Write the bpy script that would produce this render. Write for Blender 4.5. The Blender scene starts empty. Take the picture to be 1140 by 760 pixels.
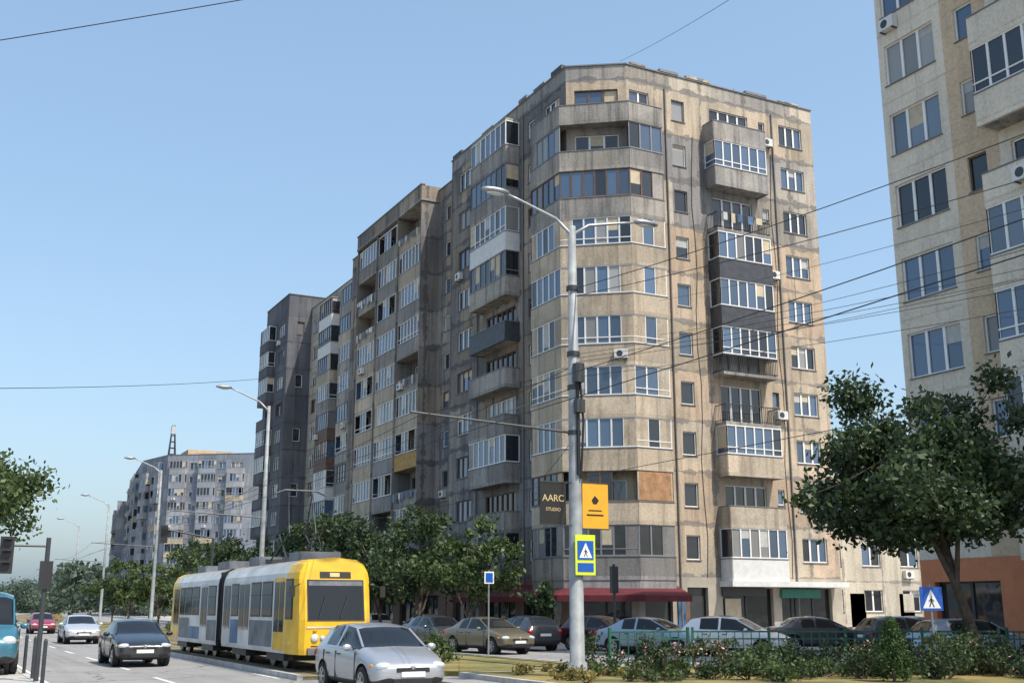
import bpy, bmesh, math, random
import numpy as np
from mathutils import Vector, Matrix
random.seed(7)
R = random.Random(11)
rad = math.radians
scene = bpy.context.scene
COL = scene.collection

# ------------------------------------------------------------------ materials
MATS = {}
def newmat(name):
    m = bpy.data.materials.new(name); m.use_nodes = True
    nt = m.node_tree
    b = nt.nodes["Principled BSDF"]
    return m, nt, b
def N(nt, t, **kw):
    n = nt.nodes.new(t)
    for k, v in kw.items():
        setattr(n, k, v)
    return n
def math_(nt, op, a, b=None, c=None):
    n = N(nt, "ShaderNodeMath", operation=op)
    for i, x in enumerate((a, b, c)):
        if x is None: continue
        if isinstance(x, (int, float)): n.inputs[i].default_value = x
        else: nt.links.new(x, n.inputs[i])
    return n.outputs[0]
def mix_(nt, fac, a, b, mode='MIX'):
    n = N(nt, "ShaderNodeMix", data_type='RGBA', blend_type=mode)
    for s, x in ((n.inputs[0], fac), (n.inputs[6], a), (n.inputs[7], b)):
        if isinstance(x, (int, float)): s.default_value = x
        elif isinstance(x, tuple): s.default_value = (x[0], x[1], x[2], 1)
        else: nt.links.new(x, s)
    return n.outputs[2]
def noise_(nt, vec, scale, detail=4, rough=.55):
    n = N(nt, "ShaderNodeTexNoise"); n.inputs["Scale"].default_value = scale
    n.inputs["Detail"].default_value = detail; n.inputs["Roughness"].default_value = rough
    nt.links.new(vec, n.inputs["Vector"]); return n.outputs["Fac"]
def ramp_(nt, fac, a, b):
    n = N(nt, "ShaderNodeMapRange"); n.inputs[1].default_value = a; n.inputs[2].default_value = b
    nt.links.new(fac, n.inputs[0]); return n.outputs[0]
def bump_(nt, b, h, strength=.3, dist=.02):
    n = N(nt, "ShaderNodeBump"); n.inputs["Strength"].default_value = strength
    n.inputs["Distance"].default_value = dist
    nt.links.new(h, n.inputs["Height"]); nt.links.new(n.outputs[0], b.inputs["Normal"])
def scalev(nt, vec, s):
    n = N(nt, "ShaderNodeVectorMath", operation='MULTIPLY'); n.inputs[1].default_value = s
    nt.links.new(vec, n.inputs[0]); return n.outputs[0]

def simple(name, col, rough=.6, metal=0, var=.15, vscale=3, coat=0, spec=.5):
    m, nt, b = newmat(name)
    tc = N(nt, "ShaderNodeTexCoord").outputs["Object"]
    n = noise_(nt, tc, vscale, 3)
    c = mix_(nt, ramp_(nt, n, .3, .7), tuple(x*(1-var) for x in col), tuple(min(1, x*(1+var)) for x in col))
    nt.links.new(c, b.inputs["Base Color"])
    b.inputs["Roughness"].default_value = rough; b.inputs["Metallic"].default_value = metal
    b.inputs["Coat Weight"].default_value = coat; b.inputs["Specular IOR Level"].default_value = spec
    MATS[name] = m; return m

def wall(name, ca, cb, joint=(.12,.12,.12), jw=.03, fz=3.45, fh=2.92, pv=.18, stain=.45, jstr=.7, vper=3.4, cc=None):
    m, nt, b = newmat(name)
    tc = N(nt, "ShaderNodeTexCoord").outputs["Object"]
    sep = N(nt, "ShaderNodeSeparateXYZ"); nt.links.new(tc, sep.inputs[0])
    big = noise_(nt, tc, .13, 2, .5)
    c = mix_(nt, ramp_(nt, big, .40, .60), ca, cb)
    off = N(nt, "ShaderNodeVectorMath", operation='SUBTRACT'); off.inputs[1].default_value = (0, 0, fz)
    nt.links.new(tc, off.inputs[0])
    sn = N(nt, "ShaderNodeVectorMath", operation='SNAP'); sn.inputs[1].default_value = (3.13, 3.13, fh)
    nt.links.new(off.outputs[0], sn.inputs[0])
    wn = N(nt, "ShaderNodeTexWhiteNoise", noise_dimensions='3D'); nt.links.new(sn.outputs[0], wn.inputs["Vector"])
    if cc:
        sp2 = N(nt, "ShaderNodeSeparateColor"); nt.links.new(wn.outputs["Color"], sp2.inputs[0])
        c = mix_(nt, math_(nt, 'MULTIPLY', math_(nt, 'GREATER_THAN', sp2.outputs[1], .74), .75), c, cc)
    pf = ramp_(nt, wn.outputs["Value"], 0, 1)
    k = math_(nt, 'MULTIPLY_ADD', pf, pv*2, 1-pv)
    kc = N(nt, "ShaderNodeCombineXYZ")
    for i in range(3): nt.links.new(k, kc.inputs[i])
    c = mix_(nt, 1.0, c, kc.outputs[0], 'MULTIPLY')
    # blotchy weathering
    bl = noise_(nt, tc, .55, 4, .65)
    c = mix_(nt, math_(nt, 'MULTIPLY', ramp_(nt, bl, .50, .66), min(1,stain*.8)), c, tuple(x*.60 for x in cb))
    jn = noise_(nt, tc, .9, 4, .65)
    wv = math_(nt, 'MULTIPLY_ADD', ramp_(nt, jn, .42, .72), jw*3.0, jw*.25)
    fr = math_(nt, 'FRACT', math_(nt, 'DIVIDE', math_(nt, 'SUBTRACT', sep.outputs[2], fz-fh*10), fh))
    dz = math_(nt, 'SUBTRACT', .5, math_(nt, 'ABSOLUTE', math_(nt, 'SUBTRACT', fr, .5)))
    jz = math_(nt, 'LESS_THAN', dz, wv)
    xy = math_(nt, 'ADD', sep.outputs[0], sep.outputs[1])
    fx = math_(nt, 'FRACT', math_(nt, 'DIVIDE', xy, vper))
    dx = math_(nt, 'SUBTRACT', .5, math_(nt, 'ABSOLUTE', math_(nt, 'SUBTRACT', fx, .5)))
    jx = math_(nt, 'LESS_THAN', dx, math_(nt, 'MULTIPLY', wv, .8))
    j = math_(nt, 'MULTIPLY', math_(nt, 'MAXIMUM', jz, jx), jstr)
    c = mix_(nt, j, c, joint)
    st = noise_(nt, scalev(nt, tc, (1.6, 1.6, .12)), 1.5, 4, .65)
    c = mix_(nt, math_(nt, 'MULTIPLY', ramp_(nt, st, .48, .68), stain), c, tuple(x*.38 for x in ca))
    fine = noise_(nt, tc, 9, 4, .7)
    c = mix_(nt, .25, c, mix_(nt, ramp_(nt, fine, .3, .7), (.0, .0, .0), (.8, .8, .8)), 'OVERLAY')
    nt.links.new(c, b.inputs["Base Color"])
    b.inputs["Roughness"].default_value = .92; b.inputs["Specular IOR Level"].default_value = .2
    bump_(nt, b, fine, .4, .02)
    MATS[name] = m; return m

wall("wall_beige", (.53,.43,.32), (.42,.365,.29), (.17,.165,.16), .038, cc=(.50,.38,.28), stain=.6)
wall("wall_grey", (.28,.27,.265), (.40,.36,.30), (.14,.14,.145), .05, pv=.22, cc=(.48,.42,.33), stain=.6)
wall("wall_side", (.20,.195,.20), (.285,.255,.225), (.085,.085,.09), .045, pv=.28, cc=(.34,.28,.21), stain=.6)  # walls on the shaded street side; some of that shade is in the colour
wall("wall_cream", (.52,.47,.38), (.42,.39,.34), (.20,.19,.18), .02, pv=.12)
wall("wall_darkgrey", (.12,.125,.145), (.16,.165,.175), (.07,.07,.08), .02, pv=.15)
wall("wall_far", (.25,.28,.335), (.31,.325,.355), (.20,.22,.26), .02, pv=.25)  # bluish base colours stand in for aerial haze over the far blocks
wall("wall_right", (.72,.65,.54), (.64,.58,.485), (.42,.35,.26), .010, fz=3.5, fh=3.0, pv=.04, stain=.2, jstr=.4)
wall("wall_right_ochre", (.62,.48,.33), (.56,.44,.31), (.42,.35,.26), .010, fz=3.5, fh=3.0, pv=.04, stain=.2, jstr=.4)
wall("wall_ochre", (.56,.42,.27), (.50,.38,.26), (.3,.2,.12), .012, pv=.05, stain=.25)
wall("par_grey", (.27,.26,.255), (.35,.325,.285), (.2,.2,.2), .0, pv=.22, stain=.75)
wall("par_beige", (.53,.44,.335), (.43,.375,.30), (.2,.2,.2), .0, pv=.18, stain=.65)
wall("par_far", (.30,.32,.36), (.36,.365,.38), (.2,.2,.2), .0, pv=.15, stain=.3)  # parapets of the far blocks, haze tint painted into the colour
simple("par_white", (.62,.62,.60), .6, var=.1)
simple("par_brown", (.14,.085,.06), .7, var=.3)
simple("par_dark", (.045,.05,.06), .5, var=.3)
simple("par_rust", (.38,.23,.07), .75, var=.35)
simple("frame_white", (.76,.76,.74), .4, var=.05)
simple("frame_brown", (.13,.075,.045), .6, var=.2)
simple("frame_grey", (.2,.21,.23), .5, var=.1)
simple("frame_far", (.42,.44,.47), .5, var=.1)  # far window frames, muted bluish colour imitates distance haze
simple("frame_dark", (.04,.042,.045), .5, var=.1)
simple("blind_grey", (.42,.42,.40), .7, var=.15)
simple("blind_beige", (.5,.42,.30), .7, var=.15)
simple("roof_felt", (.09,.09,.09), .95)
simple("coping", (.16,.16,.165), .6)
simple("plywood", (.36,.20,.10), .8, var=.3)
simple("metal_galv", (.33,.35,.36), .45, .6, var=.12)
simple("pole_paint", (.26,.28,.29), .55, .0, var=.25)
simple("dark_metal", (.05,.055,.06), .5, .3)
simple("ac_white", (.62,.62,.6), .5, var=.06)
simple("red_canvas", (.10,.012,.018), .8, var=.25)
simple("shop_green", (.02,.17,.13), .5)
simple("shop_brown", (.15,.095,.065), .6, var=.2)
simple("shop_orange", (.55,.19,.08), .6, var=.1)
simple("stone_clad", (.38,.34,.28), .7, var=.2, vscale=1)
simple("rubber", (.018,.018,.018), .85, var=.2)
simple("black_plastic", (.02,.02,.022), .5)
simple("alloy", (.45,.46,.47), .35, .8, var=.05)
simple("plate", (.75,.75,.75), .4, var=.03)
simple("yellow_tram", (.72,.43,.015), .42, var=.18, coat=.2, vscale=1.5)
simple("white_tram", (.58,.58,.57), .5, var=.2, coat=.1, vscale=1.2)
simple("grey_tram", (.13,.14,.16), .5, var=.5, vscale=1.6)
simple("tram_roof", (.28,.28,.27), .75, var=.3, vscale=1.6)
simple("advert_blue", (.06,.13,.24), .5, var=.6, vscale=1.1)
simple("advert_red", (.34,.06,.05), .5, var=.6, vscale=1.1)
simple("rail", (.22,.2,.19), .35, .9)
simple("fence_green", (.02,.11,.075), .45, var=.2)
simple("sign_blue", (.01,.09,.42), .4, var=.05)
simple("sign_white", (.8,.8,.8), .4, var=.03)
simple("sign_black", (.012,.012,.014), .5)
simple("sign_yellow", (.62,.8,.03), .45, var=.04)
simple("banner_orange", (.75,.36,.02), .6, var=.06)
simple("banner_black", (.012,.012,.012), .6)
simple("gold", (.6,.45,.22), .5)
simple("kerb_stone", (.42,.41,.39), .85, var=.2)
simple("bark", (.085,.065,.05), .95, var=.35, vscale=6)
simple("wire_black", (.012,.012,.013), .6)
simple("head_glass", (.62,.65,.68), .12, .3, var=.1)
simple("tail_red", (.35,.01,.01), .2)
simple("indicator", (.7,.25,.02), .25)
simple("petal", (.6,.3,.33), .6, var=.4, vscale=1.5)

def glass(name, col, rough=.04, spec=.8, var=.4, bs=.25):
    m, nt, b = newmat(name)
    g = N(nt, "ShaderNodeNewGeometry")
    rn = g.outputs["Random Per Island"]
    c = mix_(nt, rn, tuple(x*(1-var) for x in col), tuple(x*(1+var) for x in col))
    nt.links.new(c, b.inputs["Base Color"])
    b.inputs["Roughness"].default_value = rough
    b.inputs["Specular IOR Level"].default_value = spec
    if bs:
        tc = N(nt, "ShaderNodeTexCoord").outputs["Object"]
        n = noise_(nt, tc, .9, 1); bump_(nt, b, n, bs, .06)
    MATS[name] = m
glass("glass_dark", (.018,.022,.03))
glass("glass_blue", (.055,.095,.16), spec=1.0)
glass("glass_pale", (.13,.17,.22), spec=1.0)
glass("glass_curtain", (.26,.26,.255), .15, .6, .45)
glass("glass_shop", (.03,.033,.035), spec=.7)
glass("glass_car", (.010,.012,.014), .05, .5, .1, .0)

def paint(name, col, metal=.5):
    m, nt, b = newmat(name)
    b.inputs["Base Color"].default_value = (*col, 1)
    b.inputs["Metallic"].default_value = metal; b.inputs["Roughness"].default_value = .32
    b.inputs["Coat Weight"].default_value = .7; b.inputs["Coat Roughness"].default_value = .06
    tc = N(nt, "ShaderNodeTexCoord").outputs["Object"]
    sep = N(nt, "ShaderNodeSeparateXYZ"); nt.links.new(tc, sep.inputs[0])
    d = noise_(nt, tc, 4, 4)
    dirt = math_(nt, 'MULTIPLY', ramp_(nt, math_(nt, 'ADD', sep.outputs[2], math_(nt, 'MULTIPLY', d, .5)), .95, .35), .35)
    c = mix_(nt, dirt, col, (.16,.15,.13)); nt.links.new(c, b.inputs["Base Color"])
    nt.links.new(math_(nt, 'MULTIPLY_ADD', dirt, .9, .3), b.inputs["Roughness"])
    MATS[name] = m
paint("paint_silver", (.46,.47,.50), .6)
paint("paint_black", (.010,.012,.018), .1)
paint("paint_lightgrey", (.55,.57,.60), .4)
paint("paint_red", (.30,.02,.05), .2)
paint("paint_gold", (.17,.145,.09), .4)
paint("paint_darkgrey", (.05,.055,.065), .3)
paint("paint_white", (.68,.69,.70), .0)
paint("paint_blue", (.26,.34,.43), .3)
paint("paint_teal", (.03,.14,.20), .1)
paint("paint_maroon", (.08,.02,.025), .3)

def leafmat(name, ca, cb, cc):
    m, nt, b = newmat(name)
    g = N(nt, "ShaderNodeNewGeometry")
    tc = N(nt, "ShaderNodeTexCoord").outputs["Object"]
    n = noise_(nt, tc, .9, 2)
    c = mix_(nt, ramp_(nt, n, .35, .65), ca, cb)
    c = mix_(nt, math_(nt, 'POWER', g.outputs["Random Per Island"], 2.2), c, cc)
    nt.links.new(c, b.inputs["Base Color"]); b.inputs["Roughness"].default_value = .5
    b.inputs["Specular IOR Level"].default_value = .35
    tr = N(nt, "ShaderNodeBsdfTranslucent"); nt.links.new(c, tr.inputs[0])
    mx = N(nt, "ShaderNodeMixShader"); mx.inputs[0].default_value = .25
    nt.links.new(b.outputs[0], mx.inputs[1]); nt.links.new(tr.outputs[0], mx.inputs[2])
    nt.links.new(mx.outputs[0], nt.nodes["Material Output"].inputs[0])
    MATS[name] = m
leafmat("leaf_dark", (.022,.042,.019), (.038,.068,.026), (.085,.125,.05))
leafmat("leaf_mid", (.036,.066,.022), (.06,.10,.03), (.12,.16,.055))
leafmat("leaf_conifer", (.03,.065,.02), (.05,.10,.03), (.09,.15,.045))
leafmat("leaf_dry", (.20,.17,.06), (.12,.13,.04), (.36,.27,.08))
leafmat("leaf_far", (.06,.09,.07), (.08,.115,.08), (.11,.15,.1))  # distant foliage, paler leaf colours stand in for haze

def ground_mat(name, ca, cb, scale=.4, fine=18, rough=.9, cracks=False, bs=.3):
    m, nt, b = newmat(name)
    tc = N(nt, "ShaderNodeTexCoord").outputs["Object"]
    n1 = noise_(nt, tc, scale, 4); n2 = noise_(nt, tc, fine, 4, .7)
    c = mix_(nt, ramp_(nt, n1, .35, .65), ca, cb)
    c = mix_(nt, .35, c, mix_(nt, ramp_(nt, n2, .3, .7), (.15,.15,.15), (.85,.85,.85)), 'OVERLAY')
    if cracks:
        st = noise_(nt, scalev(nt, tc, (1.3, .05, 1)), 1.1, 4)
        c = mix_(nt, math_(nt, 'MULTIPLY', ramp_(nt, st, .5, .7), .45), c, tuple(x*.6 for x in ca))
        v = N(nt, "ShaderNodeTexVoronoi", feature='DISTANCE_TO_EDGE'); v.inputs["Scale"].default_value = .22
        w = N(nt, "ShaderNodeVectorMath", operation='ADD')
        nn = N(nt, "ShaderNodeTexNoise"); nn.inputs["Scale"].default_value = 1.2
        nt.links.new(tc, nn.inputs["Vector"]); nt.links.new(tc, w.inputs[0]); nt.links.new(nn.outputs["Color"], w.inputs[1])
        nt.links.new(w.outputs[0], v.inputs["Vector"])
        cr = math_(nt, 'LESS_THAN', v.outputs["Distance"], .006)
        c = mix_(nt, math_(nt, 'MULTIPLY', cr, .7), c, (.02,.02,.02))
    nt.links.new(c, b.inputs["Base Color"]); b.inputs["Roughness"].default_value = rough
    bump_(nt, b, n2, bs, .02)
    MATS[name] = m
ground_mat("asphalt", (.235,.23,.225), (.285,.28,.27), .3, 22, .85, True)
ground_mat("dirt", (.17,.15,.12), (.13,.12,.10), .05, 5)
ground_mat("paving", (.36,.35,.33), (.43,.41,.38), .5, 8)
ground_mat("grass", (.08,.10,.03), (.28,.21,.07), .5, 12, .95, bs=.9)
ground_mat("trackbed", (.24,.19,.12), (.13,.125,.05), .6, 14, .95, bs=.9)
ground_mat("road_paint", (.66,.66,.64), (.55,.55,.53), 3, 30)

# ------------------------------------------------------------------ mesh buffer
class MB:
    def __init__(s): s.v=[]; s.f=[]; s.m=[]; s.mats=[]
    def mi(s, mat):
        if mat not in s.mats: s.mats.append(mat)
        return s.mats.index(mat)
    def add(s, vs, fs, mat):
        o = len(s.v); s.v.extend(vs); k = s.mi(mat)
        for f in fs: s.f.append(tuple(i+o for i in f)); s.m.append(k)
    def hexa(s, p, mat):
        s.add(p, [(0,3,2,1),(4,5,6,7),(0,1,5,4),(1,2,6,5),(2,3,7,6),(3,0,4,7)], mat)
    def box(s, x0,x1,y0,y1,z0,z1, mat):
        s.hexa([(x0,y0,z0),(x1,y0,z0),(x1,y1,z0),(x0,y1,z0),(x0,y0,z1),(x1,y0,z1),(x1,y1,z1),(x0,y1,z1)], mat)
    def fbox(s, fr, u0,u1,v0,v1,z0,z1, mat):
        P = fr.P
        s.hexa([P(u0,v1,z0),P(u1,v1,z0),P(u1,v0,z0),P(u0,v0,z0),P(u0,v1,z1),P(u1,v1,z1),P(u1,v0,z1),P(u0,v0,z1)], mat)
    def fquad(s, fr, u0,u1,v,z0,z1, mat):
        P = fr.P; s.add([P(u0,v,z0),P(u1,v,z0),P(u1,v,z1),P(u0,v,z1)], [(0,1,2,3)], mat)
    def prism(s, poly, z0, z1, mat):
        n = len(poly); vs = [(x,y,z0) for x,y in poly]+[(x,y,z1) for x,y in poly]
        fs = [tuple(range(n-1,-1,-1)), tuple(range(n,2*n))]+[(i,(i+1)%n,(i+1)%n+n,i+n) for i in range(n)]
        s.add(vs, fs, mat)
    def tube(s, pts, rs, mat, n=10):
        vs=[]; fs=[]; pts=[Vector(p) for p in pts]
        for i,p in enumerate(pts):
            a = pts[max(0,i-1)]; b = pts[min(len(pts)-1,i+1)]; d=(b-a).normalized()
            up = Vector((0,0,1)) if abs(d.z)<.95 else Vector((1,0,0))
            x = d.cross(up).normalized(); y = d.cross(x)
            for k in range(n):
                t = 2*math.pi*k/n; q = p+(x*math.cos(t)+y*math.sin(t))*rs[i]; vs.append(tuple(q))
        for i in range(len(pts)-1):
            for k in range(n):
                fs.append((i*n+k, i*n+(k+1)%n, (i+1)*n+(k+1)%n, (i+1)*n+k))
        fs.append(tuple(range(n))); fs.append(tuple(range((len(pts)-1)*n, len(pts)*n)))
        s.add(vs, fs, mat)
    def ell(s, c, r, mat, nu=12, nv=8):
        vs=[]; fs=[]
        for j in range(nv+1):
            ph = math.pi*j/nv
            for i in range(nu):
                th = 2*math.pi*i/nu
                vs.append((c[0]+r[0]*math.sin(ph)*math.cos(th), c[1]+r[1]*math.sin(ph)*math.sin(th), c[2]+r[2]*math.cos(ph)))
        for j in range(nv):
            for i in range(nu):
                fs.append((j*nu+i, j*nu+(i+1)%nu, (j+1)*nu+(i+1)%nu, (j+1)*nu+i))
        s.add(vs, fs, mat)
    def obj(s, name, parent=None, smooth=False, bevel=0):
        me = bpy.data.meshes.new(name); me.from_pydata(s.v, [], s.f)
        for k in s.mats: me.materials.append(MATS[k])
        me.polygons.foreach_set("material_index", s.m)
        if smooth: me.polygons.foreach_set("use_smooth", [True]*len(s.f))
        me.update()
        o = bpy.data.objects.new(name, me); COL.objects.link(o)
        if parent: o.parent = parent
        if bevel:
            b = o.modifiers.new("bevel", 'BEVEL'); b.width = bevel; b.segments = 2; b.limit_method='ANGLE'
        return o
def empty(name, loc=(0,0,0), rz=0):
    e = bpy.data.objects.new(name, None); COL.objects.link(e); e.location = loc; e.rotation_euler=(0,0,rz)
    e.empty_display_size=.5; return e
class Fr:
    def __init__(s, p, q):
        s.p=p; d=(q[0]-p[0],q[1]-p[1]); s.L=math.hypot(*d); s.t=(d[0]/s.L,d[1]/s.L); s.n=(s.t[1],-s.t[0])
    def P(s,u,v,z): return (s.p[0]+s.t[0]*u+s.n[0]*v, s.p[1]+s.t[1]*u+s.n[1]*v, z)
    def xy(s,u,v): return s.P(u,v,0)[:2]

# ------------------------------------------------------------------ building kit
ACP=[.07]; GW=[.14,.58,.58]; FW=["frame_white"]*7+["frame_brown","frame_grey"]
def pickglass():
    r = R.random()
    return "glass_curtain" if r<GW[0] else ("glass_blue" if r<GW[1] else ("glass_pale" if r<GW[2] else "glass_dark"))
def window(W, fr, u0,u1,z0,z1, wallm, fm="frame_white", n=None, gm=None, d=.16, walls=None):
    P=fr.P; walls = walls or W
    for q in ([P(u0,0,z0),P(u0,-d,z0),P(u0,-d,z1),P(u0,0,z1)],[P(u1,0,z0),P(u1,-d,z0),P(u1,-d,z1),P(u1,0,z1)],
              [P(u0,0,z0),P(u1,0,z0),P(u1,-d,z0),P(u0,-d,z0)],[P(u0,0,z1),P(u1,0,z1),P(u1,-d,z1),P(u0,-d,z1)]):
        walls.add(q,[(0,1,2,3)],wallm)
    n = n or max(1, round((u1-u0)/.75)); b=.06
    g0 = pickglass()
    for i in range(n):
        a=u0+(u1-u0)*i/n; c=u0+(u1-u0)*(i+1)/n
        g = gm or (g0 if R.random()<.75 else pickglass())
        W.fquad(fr,a,c,-d+.01,z0,z1,g)
        if gm is None and R.random()<.18 :
            W.fquad(fr,a+.05,c-.05,-d+.014,z1-(z1-z0)*R.uniform(.2,.6),z1-.05,R.choice(["blind_grey","blind_beige"]))
        W.fbox(fr,a,a+b,-d+.02,-d+.07,z0+b,z1-b,fm)
        W.fbox(fr,c-b,c-.002,-d+.02,-d+.068,z0+b,z1-b,fm)
    W.fbox(fr,u0,u1,-d+.02,-d+.072,z0,z0+b,fm); W.fbox(fr,u0,u1,-d+.02,-d+.072,z1-b,z1,fm)
    W.fbox(fr,u0-.04,u1+.04,.001,.06,z0-.05,z0-.01,"coping")
def facade(B, fr, z0, z1, ops, mat):
    us=sorted(set([0,fr.L]+[o[0] for o in ops]+[o[1] for o in ops])); zs=sorted(set([z0,z1]+[o[2] for o in ops]+[o[3] for o in ops]))
    for i in range(len(us)-1):
        for j in range(len(zs)-1):
            cu=(us[i]+us[i+1])/2; cz=(zs[j]+zs[j+1])/2
            if any(o[0]<cu<o[1] and o[2]<cz<o[3] for o in ops): continue
            mm = mat(cu) if callable(mat) else mat
            B.fquad(fr,us[i],us[i+1],0,zs[j],zs[j+1],mm)
def ac_unit(W, fr, u, v, z):
    W.fbox(fr,u,u+.75,v,v+.28,z,z+.5,"ac_white")
    pts=[]
    for k in range(12):
        t=2*math.pi*k/12; pts.append(fr.P(u+.3+.18*math.cos(t), v+.284, z+.25+.18*math.sin(t)))
    W.add(pts,[tuple(range(12))],"dark_metal")
    W.fbox(fr,u+.05,u+.09,v-.05 if v>.05 else .0,v+.28,z-.05,z-.003,"dark_metal"); W.fbox(fr,u+.65,u+.69,v-.05 if v>.05 else 0,v+.28,z-.05,z-.003,"dark_metal")
def clothes(W, fr, L, z):
    u=.3
    while u<L-.6:
        w=R.uniform(.25,.5); W.fquad(fr,u,u+w,.22,z-R.uniform(.35,.7),z,R.choice(["par_white","advert_blue","blind_beige","blind_grey","par_dark"])); u+=w+R.uniform(.05,.5)
    W.fbox(fr,.1,L-.1,.21,.225,z,z+.015,"dark_metal")
def balcony(B, W, path, z, h, style, solid=0.0):
    par, glz, fm, roof = style
    B.prism(path, z-.17, z, "par_grey")
    if roof: B.prism(path, z+h-.17, z+h-.02, "par_grey")
    ns=len(path)-1
    for i in range(ns):
        fr=Fr(path[i],path[i+1]); L=fr.L
        if par=="rail":
            W.fbox(fr,0,L,-.05,-.003*i,z+.98,z+1.03,"dark_metal"); W.fbox(fr,0,L,-.05,-.003*i,z+.08,z+.12,"dark_metal")
            n=max(2,int(L/.13))
            for k in range(n+1): 
                u=L*k/n; W.fbox(fr,max(0,u-.012),min(L,u+.012),-.04,-.018,z,z+1.0,"dark_metal")
        else:
            B.fbox(fr,0,L,-.1,.03+.003*i,z-.2-.003*i,z+1.0+.003*i,par)
            B.fbox(fr,0,L,-.14,.06+.003*i,z+1.004+.003*i,z+1.05+.003*i,"coping")
        if not glz and L>3 and ns==3 and R.random()<.2: clothes(W,fr,L,z+.95)
        if glz:
            if glz=="part" and i==ns//2: continue
            n=max(1,round(L/.72)); z0=z+1.06; z1=z+h-.2; g0=pickglass(); zsp=z0 if R.random()<.7 else z0+.35
            for k in range(n):
                a=L*k/n; c=L*(k+1)/n
                if glz=="half" and (k//2)%2==0 and i==ns//2: continue
                if solid and ((k==0 and L>1.2) or (k==n-1 and L>2) ) and R.random()<solid:
                    W.fbox(fr,a+.002,c-.002,-.07,.0-.002*i,z0,z1,par if par!="rail" else "par_grey"); continue
                g=g0 if R.random()<.7 else pickglass()
                W.fquad(fr,a,c,-.05,z0,z1,g)
                if R.random()<.14: W.fquad(fr,a+.05,c-.05,-.046,z1-(z1-z0)*R.uniform(.2,.9),z1-.05,R.choice(["blind_grey","blind_beige"]))
                W.fbox(fr,a,a+.045,-.06,.0-.002*i,z0+.05,z1-.05,fm); W.fbox(fr,c-.045,c-.002,-.06,.0-.002*i,z0+.05,z1-.05,fm)
            if zsp>z0: W.fbox(fr,0,L,-.06,.002+.002*i,zsp,zsp+.05,fm)
            W.fbox(fr,0,L,-.06,.004+.002*i,z0,z0+.06,fm); W.fbox(fr,0,L,-.06,.004+.002*i,z1-.06,z1,fm)
            B.fbox(fr,0,L,-.08,-.01+.003*i,z1+.001,z+h-.175,par if par!="rail" else "par_grey")
def storey_facade(B, W, fr, z, h, items, mat, k=0):
    ops=[]
    wm0 = mat(0) if callable(mat) else mat
    for it in items:
        if it[0]=='win':
            u0,u1=it[1:3]; s=it[3] if len(it)>3 else .95; t=it[4] if len(it)>4 else 2.35
            ops.append((u0,u1,z+s,z+t))
            window(W,fr,u0,u1,z+s,z+t,wm0,fm=(it[5] if len(it)>5 else R.choice(FW)),walls=B)
            if R.random()<ACP[0]: ac_unit(W,fr,u0+.1,.03,z+s-.75)
        elif it[0]=='balc':
            u0,u1,dep,style=it[1:5]
            a=u0+.5; b=u1-.5
            ops.append((a,b,z+.02,z+2.3))
            window(W,fr,a,b,z+.02,z+2.3,wm0,gm=R.choice(["glass_dark","glass_dark","glass_curtain"]),walls=B,fm=R.choice(["frame_white","frame_brown"]))
            p=[fr.xy(u0,0),fr.xy(u0,dep),fr.xy(u1,dep),fr.xy(u1,0)]
            balcony(B,W,p,z,h,style,solid=.15)
            if R.random()<ACP[0]*1.5: ac_unit(W,fr,u0+R.uniform(.2,(u1-u0)-1.2),dep+.07,z+.2)
    facade(B,fr,z,z+h,ops,mat)
def rstyle(w=(4,2,2), pars=("par_grey","par_beige","par_grey","par_white","par_brown","par_dark"), fm=None):
    par=R.choice(pars); r=R.random()
    if r<.58: return (par,True,fm or R.choice(["frame_white","frame_white","frame_white","frame_brown","frame_grey"]),False)
    if r<.75: return (par,"half",fm or "frame_white",False)
    return (par,False,fm or "frame_white",False)
def roof(B, poly, zr, zp, mat):
    B.add([(x,y,zr) for x,y in poly],[tuple(range(len(poly)))],"roof_felt")
    n=len(poly)
    for i in range(n):
        fr=Fr(poly[i],poly[(i+1)%n])
        B.fbox(fr,0,fr.L,-.22,-.001,zr,zp-.001*i,mat)
        B.fbox(fr,-.05,fr.L+.05,-.27,.07,zp+.002*i,zp+.08+.002*i,"coping")
def shopfront(B, W, fr, u0, u1, z1=2.9, mat="shop_brown", fm="frame_dark"):
    window(W,fr,u0,u1,.35,z1,mat,fm=fm,n=max(1,round((u1-u0)/1.5)),gm="glass_shop",d=.3,walls=B)

FZ, FH = 3.45, 2.92
ZR=FZ+FH*10
# ================================================================= MAIN BLOCK
apt = empty("corner_apartment_block")
B=MB(); W=MB()
plan=[(31.4,70.68),(31.4,54.0),(34.4,52.0),(48.8,52.0),(48.8,66.0),(47,70.68)]
fL=Fr(plan[0],plan[1]); fC=Fr(plan[1],plan[2]); fR=Fr(plan[2],plan[3]); fE=Fr(plan[3],plan[4]); fE2=Fr(plan[4],plan[5])
bay=[(31.4,57.2),(30.7,57.2),(30.7,53.65),(33.95,51.15),(36.3,51.15),(36.3,52.0)]
right_styles={9:("par_grey",False,"frame_white",False),8:("par_grey",True,"frame_white",False),7:("rail",False,"frame_white",False),
 6:("par_dark",True,"frame_white",False),5:("par_dark",True,"frame_white",False),4:("rail",True,"frame_white",False),
 3:("rail",False,"frame_white",False),2:("par_beige",True,"frame_white",False),1:("par_beige",False,"frame_white",False),0:("par_white",True,"frame_white",False)}
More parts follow.
